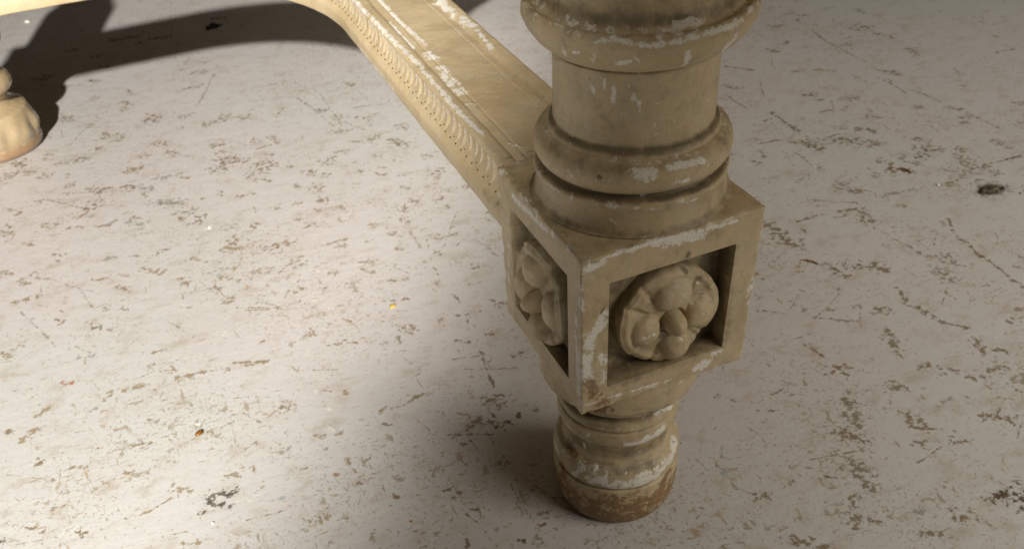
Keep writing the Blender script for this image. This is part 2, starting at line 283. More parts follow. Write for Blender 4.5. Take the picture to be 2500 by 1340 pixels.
for i in range(270):                          # many small chips, lying mostly along the rolling direction
    if i % 3 < 2: x, y = rs_.uniform(-20, 1150), rs_.triangular(150, 1000, 350)
    else: x, y = rs_.uniform(1750, 2540), rs_.triangular(30, 1300, 350)
    a = rs_.gauss(.12, .5); L_ = rs_.uniform(4, 24)
    marks.append((x, y, x + L_ * math.cos(a), y + L_ * math.sin(a) * .6, rs_.uniform(2.5, 7.0), [TN, BR, TN, (.30, .20, .13), TN, OL][i % 6], rs_.uniform(.4, .8)))
def build_scuffs():
    V, F, body, tone, hard = [], [], [], [], []; boxes = []
    for i, (x0, y0, x1, y1, w, c, h) in enumerate(marks):
        a = floor_at(x0, y0); b = floor_at(x1, y1)
        if max(abs(a[0]), abs(b[0])) > 3 or max(a[1], b[1]) > 4: continue
        depth = np.linalg.norm((a + b) / 2 - CAM); m = depth / FPX
        t = (b - a)[:2]; L = np.linalg.norm(t); t = t / L if L > 1e-6 else np.array([1., 0.]); nrm = np.array([-t[1], t[0]])
        # a width seen across the view is longer on the floor where the mark runs sideways
        d = px_ray((x0 + x1) / 2, (y0 + y1) / 2); vd = d[:2] / np.linalg.norm(d[:2])
        hw = w * .5 * m * (1 + abs(np.dot(nrm, vd)) * (1 / abs(d[2]) - 1)) + .0003
        thin = L > 14 * hw; hw *= 1.15 if thin else 2.3; pad = hw * 1.4; peak = .70 if thin else .60; h = h * (.8 if thin else .92); 
        box = (min(a[0], b[0]) - 2 * hw - pad - L * .07, max(a[0], b[0]) + 2 * hw + pad + L * .07, min(a[1], b[1]) - 2 * hw - pad - L * .07, max(a[1], b[1]) + 2 * hw + pad + L * .07)
        used = {l for (q0, q1, q2, q3, l) in boxes if q0 < box[1] and q1 > box[0] and q2 < box[3] and q3 > box[2]}
        lay = next(l for l in range(99) if l not in used); boxes.append(box + (lay,)); z = .00025 + lay * 4e-5
        n = max(4, int((L + 2 * pad) / max(hw * 1.2, .002)));  n = min(n, 40)
        ph = rng.uniform(0, 6.28); amp = min(hw * .7, L * .06)
        s0 = len(V)
        for j in range(n + 1):
            s = -pad + (L + 2 * pad) * j / n
            off = amp * math.sin(ph + 5.0 * j / n); wv = 1 + .35 * math.sin(ph * 2 + 9.0 * j / n)
            end = max(0.0, -s, s - L) / hw
            for q in (-2.4, -1.2, 0, 1.2, 2.4):
                p = a[:2] + t * s + nrm * (off + q * hw * wv)
                V.append((p[0], p[1], z)); r = math.hypot(q, end)
                body.append(max(-1.6, peak - .46 * r * r)); tone.append(c); hard.append(h)
        for j in range(n):
            for q in range(4):
                o = s0 + j * 5 + q; F.append((o, o + 1, o + 6, o + 5))
    o = mesh_obj('scuff_marks', V, F, SCUFF, floor, smooth=False); me = o.data
    for nm, val in (('body', body), ('hard', hard)):
        at = me.attributes.new(nm, 'FLOAT', 'POINT'); at.data.foreach_set('value', np.array(val, dtype=np.float32))
    at = me.attributes.new('tone', 'FLOAT_COLOR', 'POINT'); cc = np.ones((len(V), 4), np.float32); cc[:, :3] = tone; at.data.foreach_set('color', cc.ravel())
    tag(o, kind='stuff')
build_scuffs()

# ------------------------------------------------------------------ the table: root
table = bpy.data.objects.new('carved_table', None); col.objects.link(table)
table.empty_display_size = .05
tag(table, 'cream painted carved table with turned legs, square rosette block and moulded stretcher', 'table')
painted = []                                  # meshes that receive wear

def lathe(name, prof, mat, parent, seg=224, step=.0009, cx=0.0, cy=0.0, lean=0.0, dx0=0.0, soft=1, wobble=.00025, cap=True, ripple=None):
    P = soften(catmull(prof, step), soft) if soft else catmull(prof, step); nr = len(P)
    th = np.linspace(0, 2 * np.pi, seg, endpoint=False)
    r = P[:, 0][:, None] * np.ones(seg); z = P[:, 1][:, None] * np.ones(seg)
    T = th[None, :] * np.ones((nr, 1))
    r = r + wobble * wob(np.cos(T) * .05, np.sin(T) * .05, z, 90, 1) + wobble * .5 * wob(np.cos(T) * .05, np.sin(T) * .05, z, 330, 2)
    if ripple is not None: r = r + ripple(T, z)
    x = cx + dx0 + lean * z + r * np.cos(T); y = cy + r * np.sin(T)
    V = np.stack([x, y, z + ZT * (0 if cx or cy else 1)], -1).reshape(-1, 3)
    F = [(i * seg + j, i * seg + (j + 1) % seg, (i + 1) * seg + (j + 1) % seg, (i + 1) * seg + j) for i in range(nr - 1) for j in range(seg)]
    if cap: F += [tuple(range(seg - 1, -1, -1)), tuple((nr - 1) * seg + j for j in range(seg))]
    o = mesh_obj(name, V, F, mat, parent); o['rz'] = 0
    zz = P[:, 1]; return o, P

# profiles use z relative to the block's top
col_prof = [(.0608, .0003), (.0594, .0012), (.0578, .0040), (.0568, .0090), (.0568, .0130), (.0576, .0165), (.0578, .0188), (.0570, .0204), (.0548, .0212), (.0520, .0216), (.0512, .0232), (.0530, .0240)] + arc(.0478, .0328, .0102, -56, 62, 14) + \
    [(.0518, .0424), (.0500, .0428), (.0494, .0450), (.0484, .0468), (.0470, .0474), (.0462, .0480), (.0465, .0530), (.0464, .062), (.0461, .075), (.0460, .0885), (.0452, .0890), (.0452, .0897), (.0470, .0902), (.0515, .0922), (.0566, .0966), (.0608, .1024), (.0628, .1072), (.0624, .1108), (.0604, .1136), (.0588, .1138), (.0560, .1118), (.0535, .1120), (.0512, .1145), (.0498, .1180), (.0490, .1205), (.0478, .1210), (.0482, .1265), (.0480, .20), (.0470, .30), (.0460, .395), (.0560, .400), (.0600, .412), (.0600, .4255)]
foot_prof = [(.0545, -.1175), (.0562, -.1200), (.0566, -.132), (.0564, -.1424), (.0552, -.1440), (.0470, -.1446), (.0425, -.1452), (.0424, -.1585), (.0416, -.1600), (.0384, -.1612), (.0384, -.1634), (.0420, -.1646), (.0440, -.1660), (.0447, -.1690), (.0444, -.1712), (.0428, -.1722), (.0428, -.1732), (.0446, -.1745),
    (.0452, -.1800), (.0446, -.1850), (.0432, -.1872), (.0402, -.1884), (.0390, -.1930), (.0388, -.1985), (.0394, -.2040), (.0412, -.2090), (.0436, -.2104), (.0462, -.2122), (.0478, -.2160), (.0486, -.2215), (.0486, -.2272), (.0476, -.2284), (.0466, -.2290), (.0468, -.2302), (.0486, -.2312), (.0489, -.2380),
    (.0487, -.2500), (.0478, -.2610), (.0460, -.2690), (.0436, -.2735), (.0418, -.2749)]
def flutes(T, z): return np.where((z > .124) & (z < .39), -.0014 * np.abs(np.sin(T * 9)) ** 4, 0)
leg = tag(lathe('leg_column', col_prof[::-1], PAINT, table, lean=.0125, dx0=.0030, seg=260, ripple=flutes)[0], 'turned column with ring base and heavy collar')
foot = tag(lathe('foot', foot_prof, PAINT, table)[0], 'turned foot worn to bare brown wood at the bottom')
painted += [leg, foot]

# unseen moulded board added above the leg, sized to keep lamp light off it
def unseen_shade_top():
    x0, x1, y0, y1, z0 = -.10, .50, -.68, 1.20, .700
    V, F = [], []; steps = [(.018, 0), (.006, .004), (.010, .012), (0, .018), (0, .034), (.004, .039), (.016, .040)]
    for ins, dz in steps: V += [(x0 + ins, y0 + ins, z0 + dz), (x1 - ins, y0 + ins, z0 + dz), (x1 - ins, y1 - ins, z0 + dz), (x0 + ins, y1 - ins, z0 + dz)]
    for i in range(len(steps) - 1):
        for j in range(4): F.append((i * 4 + j, i * 4 + (j + 1) % 4, i * 4 + 4 + (j + 1) % 4, i * 4 + 4 + j))
    F += [(3, 2, 1, 0), tuple(len(V) - 4 + j for j in range(4))]
    return mesh_obj('unseen_shade_top', V, F, PAINT, table, smooth=False)
unseen_shade_top()

# ------------------------------------------------------------------ square block with sunk panels
A, OPX, OPT, OPB, DEP = .060, .0420, -.0205, -.1000, .0145
def build_block():
    def lines(lo, hi, cuts):
        base = list(np.linspace(lo, hi, 62)); base = [b for b in base if all(abs(b - c) > .0016 for c in cuts)]
        for c in cuts: base += [c - .0007, c - .0002, c + .0002, c + .0007]
        for e in (.0006, .0014): base += [lo + e, hi - e]
        return np.array(sorted(set(np.round(base, 6))))
    V, F = [], []
    H = .118
    def add(u, v, fn):
        s = len(V); nu, nv = len(u), len(v)
        for a in u:
            for b in v: V.append(fn(a, b))
        for i in range(nu - 1):
            for j in range(nv - 1): F.append((s + i * nv + j, s + (i + 1) * nv + j, s + (i + 1) * nv + j + 1, s + i * nv + j + 1))
    U = lines(-A, A, [-OPX, OPX]); Z = lines(-H, 0, [OPB, OPT])
    def dep(u, z, k=0):
        return (.0108 if k == 3 else DEP) if (-OPX < u < OPX and OPB < z < OPT) else 0.0
    for k in range(4):
        c, s_ = [(1, 0), (0, 1), (-1, 0), (0, -1)][k]
        add(U, Z, lambda u, z, c=c, s_=s_, k=k: (c * u - s_ * (-A + dep(u, z, k)), s_ * u + c * (-A + dep(u, z, k)), z))
    U2 = np.linspace(-A, A, 70)
    add(U2, U2, lambda a, b: (a, b, 0.0)); add(U2, U2, lambda a, b: (b, a, -H))
    P = np.array(V); rr = .0014
    lo = np.array([-A + rr, -A + rr, -H + rr]); hi = np.array([A - rr, A - rr, -rr])
    q = np.clip(P, lo, hi); d = P - q; L = np.linalg.norm(d, axis=1); m = (L > rr)
    P[m] = q[m] + d[m] / L[m][:, None] * rr
    # knocks along the arrises
    e = np.sort(np.stack([A - np.abs(P[:, 0]), A - np.abs(P[:, 1]), np.minimum(-P[:, 2], P[:, 2] + H)], 1), axis=1)
    edge = np.exp(-(e[:, 0] + e[:, 1]) / .0025)
    wv = np.maximum(0, wob(P[:, 0], P[:, 1], P[:, 2], 310, 3)) * .0020 + np.maximum(0, wob(P[:, 0], P[:, 1], P[:, 2], 90, 5) - .2) * .0014
    P -= (P - np.array([0, 0, -H / 2])) / np.linalg.norm(P - np.array([0, 0, -H / 2]), axis=1)[:, None] * (edge * wv)[:, None]
    P[:, 2] += ZT
    o = mesh_obj('block', P, F, PAINT, table, smooth=True)
    bm = bmesh.new(); bm.from_mesh(o.data); bmesh.ops.remove_doubles(bm, verts=bm.verts, dist=.00012); bmesh.ops.recalc_face_normals(bm, faces=bm.faces); bm.to_mesh(o.data); bm.free()
    o.data.polygons.foreach_set('use_smooth', np.ones(len(o.data.polygons), dtype=bool))
    try: o.data.set_sharp_from_angle(angle=math.radians(38))
    except Exception: pass
    return tag(o, 'square block with a sunk panel in each face')
block = build_block(); painted.append(block)

def rosette(parent, loc, rotz, seed, tilt=0.0):
    """carved flower: polar height field, x right, z up, -y out of the panel"""
    rs = np.concatenate([np.linspace(0, 1, 90), [1.0]]); nt = 190; th = np.linspace(0, 2 * np.pi, nt, endpoint=False)
    R0 = .0352; rg = random.Random(seed)
    pet = [(math.radians(90 * k + tilt + rg.uniform(-9, 9)), rg.uniform(.56, .64), rg.uniform(.31, .37), rg.uniform(.33, .40), rg.uniform(.0135, .0165)) for k in range(4)]
    rr, tt = np.meshgrid(rs, th, indexing='ij')
    lob = np.zeros_like(tt)
    for a, *_ in pet: lob = np.maximum(lob, np.cos(np.clip((tt - a + np.pi) % (2 * np.pi) - np.pi, -.8, .8) * 1.6))
    Rm = R0 * (.95 + .05 * lob); x = rr * np.cos(tt); z = rr * np.sin(tt)
    # dished disc with a rolled rim, its middle rising to the petals
    h = .0058 + .0022 * np.cos(np.clip(rr, 0, 1) * math.pi / 2) ** 1.2 + .0016 * np.exp(-((rr - .90) / .07) ** 2)
    h = h + .0030
    xs, zs = x - .05, z + .10; r2 = np.hypot(xs, zs); t2 = np.arctan2(zs, xs)
    for i_, (a, rc, lu, lv, hh) in enumerate(pet):
        hh = hh + .0028; lv = lv * (.80 if i_ == 3 else 1.0)
        dth = (t2 - a + np.pi) % (2 * np.pi) - np.pi
        u = r2 * np.cos(dth) - rc * .92; v = r2 * np.sin(dth)
        # swollen inner end of the petal ...
        sl = np.maximum(0, 1 - np.abs(u / np.where(u < 0, lu * .92, lu * 1.05)) ** 2.4 - np.abs(v / lv) ** 2.4)
        lump_ = (.0072 + (hh - .0072) * sl ** .45) * (sl > 0)
        # ... running out into a flatter blade that turns up at the rim
        q = np.clip(np.abs(dth) / .62, 0, 1); fade = np.clip((rr - .35) / .15, 0, 1)
        blade = .0088 + .0052 * (1 - q ** 2) * (1 - .55 * np.clip((rr - .45) / .55, 0, 1)) + .0012 * np.exp(-((rr - .88) / .06) ** 2) * (1 - q ** 2)
        crease = .0016 * np.exp(-((np.abs(dth) - .60) / .05) ** 2) * fade
        h = np.where((q < 1) & (rr > .35), np.maximum(h, blade), h) - crease
        h = np.maximum(h, lump_)
    bs = np.maximum(0, 1 - r2 ** 2 / .215 ** 2); h = np.where(r2 < .27, np.minimum(h, .0085), h); h = np.maximum(h, (.0120 + .0118 * np.sqrt(bs)) * (bs > 0))
    # smooth the height field so that lumps run together like many coats of paint
    for _ in range(1):
        h[1:-1] = .5 * h[1:-1] + .125 * (h[:-2] + h[2:] + np.roll(h, 1, 1)[1:-1] + np.roll(h, -1, 1)[1:-1])
    h[0] = h[0].mean(); h = h + .00035 * wob(x * 10, z * 10, 0 * x, 2.2, seed)
    h[-2] = .0072; h[-1] = -.001
    X = Rm * rr * np.cos(tt); Zz = Rm * rr * np.sin(tt)
    V = np.stack([X, -h, Zz], -1).reshape(-1, 3)
    n = len(rs); F = [(i * nt + j, (i + 1) * nt + j, (i + 1) * nt + (j + 1) % nt, i * nt + (j + 1) % nt) for i in range(1, n - 1) for j in range(nt)] + [tuple(nt + j for j in range(nt))]
    c, s = math.cos(rotz), math.sin(rotz)
    W = np.stack([V[:, 0] * c - V[:, 1] * s + loc[0], V[:, 0] * s + V[:, 1] * c + loc[1], V[:, 2] + loc[2]], -1)
    o = mesh_obj('rosette', W, F, PAINT, parent); 
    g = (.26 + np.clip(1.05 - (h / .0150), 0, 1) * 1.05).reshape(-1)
    return o, g
rose = []
for (lx, ly, rz, sd, tl) in ((.0025, -A + DEP, 0.0, 4, 3), (-A + .0108, .001, -math.pi / 2, 9, 12)):
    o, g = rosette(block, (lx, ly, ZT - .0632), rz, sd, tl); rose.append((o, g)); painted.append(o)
tag(rose[0][0], 'carved flower of rounded lobes with a round boss')

# ------------------------------------------------------------------ stretcher
SX, HW = -.0180, .0400
rail_near = [(.0000, -.0022), (.0178, -.0022), (.0181, -.0034), (.0187, -.0034), (.0190, -.0024), (.0265, -.0034), (.0272, -.0014), (.0300, -.0004), (.0372, .0000), (.0392, -.0010), (.0398, -.0026),
             (.0380, -.0046), (.0345, -.0080), (.0322, -.0130), (.0312, -.0190), (.0316, -.0250), (.0338, -.0310), (.0372, -.0352), (.0388, -.0362), (.0390, -.0372), (.0398, -.0376), (.0402, -.0440), (.0396, -.0498), (.0380, -.0505)]
RIN = .257
def path_pt(s):
    """centre line: straight away from the block, then a quarter turn to the left, then along -x"""
    L0 = .47 - .0585; Rc = RIN + HW; La = Rc * math.pi / 2
    if s < L0: return np.array([SX, .0585 + s]), np.array([-1.0, 0.0])
    if s < L0 + La:
        a = (s - L0) / Rc; c = np.array([SX - Rc, .47]); n = np.array([math.cos(a), math.sin(a)]); return c + n * Rc, -n
    return np.array([SX - Rc - (s - L0 - La), .47 + Rc]), np.array([0.0, -1.0])
def sweep(name, s0, s1, step, prof, mirror=False, dz=0.0):
    full = np.concatenate([[( -d, z) for d, z in prof[::-1]], [(d, z) for d, z in prof[1:]]])
    ss = np.arange(s0, s1 + step * .5, step); V = []
    for s in ss:
        c, n = path_pt(s)
        for d, z in full: V.append((c[0] + n[0] * d, c[1] + n[1] * d, z))
    V = np.array(V)
    V[:, 0] += .00035 * wob(V[:, 0], V[:, 1], V[:, 2], 120, 7); V[:, 2] += ZT + dz + .0003 * wob(V[:, 0], V[:, 1], V[:, 2], 150, 8)
    if mirror: V[:, 0] = 2 * SX - V[:, 0]
    m = len(full); n = len(ss)
    F = [(i * m + j, i * m + (j + 1) % m, (i + 1) * m + (j + 1) % m, (i + 1) * m + j) for i in range(n - 1) for j in range(m)]
    F += [tuple(range(m)), tuple((n - 1) * m + j for j in range(m - 1, -1, -1))]
    if mirror: F = [f[::-1] for f in F]
    o = mesh_obj(name, V, F, PAINT, table)
    try: o.data.set_sharp_from_angle(angle=math.radians(35))
    except Exception: pass
    return o
prof = soften(catmull(rail_near, .0012), 1); prof[0, 0] = 0
stretcher = tag(sweep('stretcher', 0, 1.15, .002, prof), 'moulded stretcher rail curving away to the left with carved leaf edge'); painted.append(stretcher)
arm = sweep('stretcher', .44, 1.15, .012, catmull(rail_near, .004), mirror=True, dz=-.0012); painted.append(arm)

# carved leaves lying in the hollow of the rail: one mesh, copied along the edge
def leaf_mesh():
    cove = soften(catmull(rail_near, .0012), 1); cove = np.array([p for p in cove if p[1] < -.0058 and p[1] > -.0360])
    V, F, n, m = [], [], 16, 6
    for i in range(n + 1):
        t = i / n; k = t * (len(cove) - 1); a = cove[int(k)]; b = cove[min(int(k) + 1, len(cove) - 1)]; p = a + (b - a) * (k - int(k))
        tg = b - a; tg = tg / (np.linalg.norm(tg) + 1e-9); nr = np.array([-tg[1], tg[0]]); nr = nr if nr[0] > 0 else -nr
        wdt = .0040 * math.sin(math.pi * (t * .93 + .05)) ** .7 + .0002; lean = .0150 * (t ** 1.3) - .0030 * math.sin(t * math.pi)
        for j in range(m + 1):
            q = -1 + 2 * j / m; hgt = .0017 * (1 - abs(q) ** 1.7) * math.sin(math.pi * min(1, t * .9 + .1)) * (1 + .35 * q) - .0002
            V.append((p[0] + nr[0] * hgt, -(lean + q * wdt), p[1] + nr[1] * hgt))
    for i in range(n):
        for j in range(m): o = i * (m + 1) + j; F.append((o, o + 1, o + m + 2, o + m + 1))
    me = bpy.data.meshes.new('leaf'); me.from_pydata(V, [], F); me.materials.append(PAINT); me.update()
    ca = me.attributes.new('chip', 'FLOAT', 'POINT'); ca.data.foreach_set('value', np.array([1.0 * (1 - abs(-1 + 2 * (i % (m + 1)) / m)) * math.sin(math.pi * min(1, .15 + (i // (m + 1)) / n)) for i in range(len(V))], dtype=np.float32))
    me.polygons.foreach_set('use_smooth', np.ones(len(F), dtype=bool)); return me
LEAF = leaf_mesh()
n_leaf = 74
for i in range(n_leaf):
    s = .008 + i * .0112 + random.uniform(-.0012, .0012); c, n = path_pt(s)
    o = link(bpy.data.objects.new('leaf', LEAF), stretcher); o.location = (c[0], c[1], ZT); o.rotation_euler = (0, 0, math.atan2(n[1], n[0]) + random.uniform(-.012, .012)); dn = random.uniform(-.0002, .0006); o.location.x -= n[0] * dn; o.location.y -= n[1] * dn
    o.scale = (random.uniform(.985, 1.012), random.uniform(.6, 1.25), 1)
# punched dots between the leaf tips
DOT = plain('dark_punch_hole', (.07, .055, .035), .9)
def dots():
    V, F = [], []
    for i in range(n_leaf):
        for (off, dd, zz, r) in ((.0045, .0352, -.0322, .00085), (.0105, .0338, -.0296, .0006)):
            if off > .01 and i % 2: continue
            s = .008 + i * .0112 + off; c, n = path_pt(s); t = np.array([n[1], -n[0]])
            up = np.array([n[0] * .55, n[1] * .55, .83]); base = np.array([c[0] + n[0] * dd, c[1] + n[1] * dd, ZT + zz]); nn = np.array([n[0] * .83, n[1] * .83, .55 * .9])
            base = base + nn * .0007; s0 = len(V)
            for k in range(8):
                a = k * math.pi / 4; q = base + np.array([t[0], t[1], 0]) * math.cos(a) * r + np.array([-n[0] * .5, -n[1] * .5, .8]) * math.sin(a) * r; V.append(q)
            V.append(base - nn * .0008)
            for k in range(8): F.append((s0 + k, s0 + (k + 1) % 8, s0 + 8))
    tag(mesh_obj('punch_marks', V, F, DOT, stretcher), kind='stuff')
dots()

# ------------------------------------------------------------------ second leg at the left edge of the picture
FXC, FYC = -.482, .922
rear_foot_prof = [(.0500, .0002), (.0560, .0010), (.0590, .0060), (.0592, .0130), (.0575, .0150), (.0585, .0165), (.0605, .0230), (.0612, .0300), (.0602, .0390), (.0578, .0480), (.0560, .0545), (.0545, .0565), (.0470, .0590), (.0385, .0630), (.0350, .0690), (.0385, .0750)] + \
    arc(.0400, .0905, .0115, -70, 70, 8) + [(.0400, .1040), (.0405, .1120), (.0440, .1270), (.0520, .1340), (.0590, .1420), (.0615, .1500), (.0600, .1600), (.0540, .1680), (.0520, .1800), (.0540, .2000), (.0560, .2180), (.0560, .2700), (.0500, .2790), (.0440, .2850), (.0460, .3050), (.0400, .3300), (.0200, .3430), (.0020, .3460)]
def carve(T, z):
    m = np.exp(-((z - .032) / .013) ** 2)
    return m * (.0019 * np.cos(T * 9 + 25 * z) + .0009 * np.cos(T * 17 - 60 * z))
rear, _ = lathe('rear_leg', rear_foot_prof, GLOSS, table, cx=FXC, cy=FYC, step=.002, seg=150, ripple=carve)
tag(rear, 'second turned leg with glossy carved bun foot')
me = rear.data; zc = np.array([v.co.z for v in me.vertices])
at = me.attributes.new('wood', 'FLOAT', 'POINT'); at.data.foreach_set('value', (np.clip((.021 - zc) / .012, 0, 1) + .75 * np.exp(-((zc - .155) / .03) ** 2)).astype(np.float32))

# ------------------------------------------------------------------ wear on the painted parts
bvs = []
for o in painted:
    vs = [v.co.copy() for v in o.data.vertices]; bvs.append(BVHTree.FromPolygons(vs, [tuple(p.vertices) for p in o.data.polygons]))
def hit(x, y):
    d = Vector(px_ray(x, y)); best = None
    for i, b in enumerate(bvs):
        r = b.ray_cast(Vector(CAM), d)
        if r[0] is not None and (best is None or r[3] < best[1]): best = (r[0], r[3])
    return None if best is None else (np.array(best[0]), best[1])
co = {}; wear = {}
for o in painted:
    n = len(o.data.vertices); a = np.empty(n * 3, np.float32); o.data.vertices.foreach_get('co', a); co[o.name] = a.reshape(-1, 3).astype(float)
    wear[o.name] = {k: np.zeros(n) for k in ('chip', 'grime_shade', 'wood')}
def stroke(pts, w, kind='chip', s=1.0):
    """wear along a poly-line that lies on the surface; w is its width in photo pixels"""
    H = [hit(*p) for p in pts]; H = [h for h in H if h is not None]
    if not H: return
    if len(H) == 1: H = H * 2
    for (a, da), (b, db) in zip(H[:-1], H[1:]):
        r = w * .5 * (da + db) / 2 / FPX; ab = b - a; L2 = max(1e-12, ab @ ab)
        for nme, C in co.items():
            lo = np.minimum(a, b) - 3 * r; hi = np.maximum(a, b) + 3 * r
            idx = np.nonzero(((C > lo) & (C < hi)).all(1))[0]
            if not len(idx): continue
            q = C[idx] - a; t = np.clip(q @ ab / L2, 0, 1); dd = np.linalg.norm(q - t[:, None] * ab, axis=1) / r
            v = s * np.clip(.80 - .26 * dd ** 2, 0, 1); W = wear[nme][kind]; W[idx] = np.maximum(W[idx], v)
# soft overall wear by shape, with painted shade in the sunk panels
C = co['block']; Z = C[:, 2] - ZT
e = np.sort(np.stack([A - np.abs(C[:, 0]), A - np.abs(C[:, 1]), np.minimum(-Z, Z + .118)], 1), axis=1)
wear['block']['chip'] += .50 * np.exp(-np.clip(e[:, 0] + e[:, 1], 0, 1) / .0024)
C = co['leg_column']; Z = C[:, 2] - ZT
for zc_, s_, a_ in ((.0222, .0022, 1.25), (.0468, .0026, 1.05), (.1165, .0050, .75), (.0020, .0030, .70), (.0895, .0010, .60), (.0400, .004, .5)): wear['leg_column']['grime_shade'] = np.maximum(wear['leg_column']['grime_shade'], a_ * np.exp(-((Z - zc_) / s_) ** 2))
for zc_, s_, a_ in ((.1130, .0025, .34), (.0188, .0016, .30), (.0330, .0050, .16), (.0425, .0010, .25)): wear['leg_column']['chip'] += a_ * np.exp(-((Z - zc_) / s_) ** 2)
C = co['foot']; Z = C[:, 2] - ZT
for zc_, s_, a_ in ((-.146, .005, 1.2), (-.162, .0030, 1.25), (-.1727, .0012, .7), (-.198, .009, .80), (-.2293, .0014, .9)): wear['foot']['grime_shade'] = np.maximum(wear['foot']['grime_shade'], a_ * np.exp(-((Z - zc_) / s_) ** 2))
for zc_, s_, a_ in ((-.1428, .0016, .34), (-.1690, .0022, .26), (-.1865, .0014, .30), (-.2125, .0030, .34)): wear['foot']['chip'] += a_ * np.exp(-((Z - zc_) / s_) ** 2)
wear['foot']['wood'] += np.clip((-.2300 - Z) / .016, 0, 1) * .66 + .10 * (Z < -.205)
for o, g in rose: wear[o.name]['grime_shade'] = np.maximum(wear[o.name]['grime_shade'], g * .7)
for o_ in (leg, foot, block): wear[o_.name]['grime_shade'] = np.maximum(wear[o_.name]['grime_shade'], .26)
C = co['block']; Z = C[:, 2] - ZT
for u_, v_ in ((0, 1), (1, 0)):            # dirt and shade painted into the sunk panels, darkest in the corners
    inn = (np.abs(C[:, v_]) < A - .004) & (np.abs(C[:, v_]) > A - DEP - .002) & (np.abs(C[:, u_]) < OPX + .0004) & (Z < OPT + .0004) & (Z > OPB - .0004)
    dd = np.minimum(OPX - np.abs(C[:, u_]), np.minimum(OPT - Z, Z - OPB)); wear['block']['grime_shade'][inn] = np.maximum(wear['block']['grime_shade'][inn], (.78 + .5 * np.exp(-np.clip(dd, 0, 1) / .006))[inn])
# single chips, scrapes and stains seen on the leg (photo pixels, projected onto the surface)
for p, w in (([(1450, 102), (1500, 96), (1545, 108), (1600, 112), (1660, 100), (1720, 84), (1780, 66), (1815, 45), (1835, 15)], 11), ([(1650, 62), (1705, 55)], 16), ([(1765, 125), (1790, 95)], 22), ([(1545, 135), (1562, 150), (1560, 178)], 6), ([(1510, 155), (1535, 150)], 16), ([(1670, 160), (1680, 130)], 14),
             ([(1452, 135), (1450, 165)], 8), ([(1375, 118), (1380, 138)], 9), ([(1400, 130), (1420, 128)], 7), ([(1476, 195), (1476, 215)], 7), ([(1498, 215), (1497, 246)], 9), ([(1549, 212), (1546, 240)], 10), ([(1560, 250), (1560, 275)], 7), ([(1445, 210), (1450, 225)], 8), ([(1420, 218), (1422, 222)], 5),
             ([(1540, 425), (1595, 425)], 22), ([(1575, 430), (1572, 475)], 15), ([(1635, 408), (1715, 395)], 16), ([(1660, 445), (1682, 440)], 12), ([(1590, 512), (1690, 490), (1745, 455)], 5), ([(1488, 535), (1500, 545)], 8),
             ([(1425, 660), (1480, 630), (1600, 590), (1700, 565), (1800, 540), (1868, 512)], 9), ([(1600, 595), (1710, 575)], 26), ([(1420, 660), (1470, 645)], 20), ([(1872, 515), (1862, 600), (1845, 690), (1828, 740)], 12), ([(1832, 700), (1826, 720)], 14), ([(1385, 600), (1400, 606)], 16), ([(1250, 480), (1290, 520), (1350, 575)], 16), ([(1405, 770), (1412, 960)], 14),
             ([(1414, 690), (1418, 1000)], 6), ([(1480, 770), (1440, 830), (1432, 900), (1450, 940)], 26), ([(1470, 870), (1470, 930)], 22), ([(1420, 690), (1422, 760)], 8), ([(1240, 770), (1300, 850), (1400, 985)], 5), ([(1240, 520), (1243, 700)], 5), ([(1660, 935), (1720, 895), (1750, 865)], 11), ([(1700, 900), (1720, 885)], 18), ([(1430, 990), (1520, 960), (1640, 925)], 8), ([(1215, 470), (1260, 545)], 6),
             ([(1740, 863), (1760, 855)], 10), ([(1600, 1010), (1640, 992)], 9), ([(1535, 1085), (1580, 1070), (1620, 1045)], 20), ([(1440, 1170), (1470, 1165)], 24), ([(1470, 1175), (1540, 1180), (1600, 1160), (1640, 1110), (1650, 1075)], 26), ([(1560, 1165), (1620, 1130)], 20), ([(1352, 1075), (1362, 1098)], 18), ([(1400, 1160), (1425, 1140)], 14), ([(1425, 1080), (1428, 1125)], 6), ([(1400, 1055), (1440, 1060)], 9),
             ([(1455, 1140), (1445, 1175)], 10), ([(1345, 925), (1350, 945)], 5), ([(1370, 1010), (1395, 1050)], 7), ([(1650, 700), (1705, 690)], 6), ([(1665, 715), (1690, 740)], 7), ([(1715, 765), (1750, 762)], 7), ([(1575, 825), (1600, 815)], 9), ([(1660, 825), (1668, 830)], 8)):
    stroke(p, w)
for p, w in (([(862, 0), (943, 81), (1026, 163), (1070, 215), (1131, 284), (1180, 330)], 12), ([(925, 0), (985, 60), (1040, 110)], 10), ([(1040, 130), (1060, 145)], 22), ([(1075, 165), (1090, 190)], 20), ([(1095, 195), (1125, 225)], 26), ([(1135, 255), (1155, 255)], 12), ([(1075, 5), (1110, 35), (1155, 65)], 20), ([(1165, 75), (1200, 118)], 11), ([(950, 55), (1010, 120)], 8),
             ([(1000, 270), (1060, 355), (1100, 400), (1140, 450), (1200, 530)], 7), ([(880, 120), (960, 220)], 6), ([(700, 12), (790, 45), (880, 120)], 6), ([(1245, 350), (1275, 360)], 9), ([(1060, 10), (1080, 0)], 12)):
    stroke(p, w, 'chip', .95)
for p, w in (([(1445, 940), (1470, 1000)], 44), ([(1372, 1140), (1385, 1190)], 34), ([(1480, 1215), (1540, 1225)], 30), ([(1600, 1200), (1635, 1150)], 22), ([(1390, 1075), (1400, 1110)], 20), ([(1440, 1000), (1480, 980)], 30), ([(1418, 650), (1419, 700)], 5)): stroke(p, w, 'wood', .9)
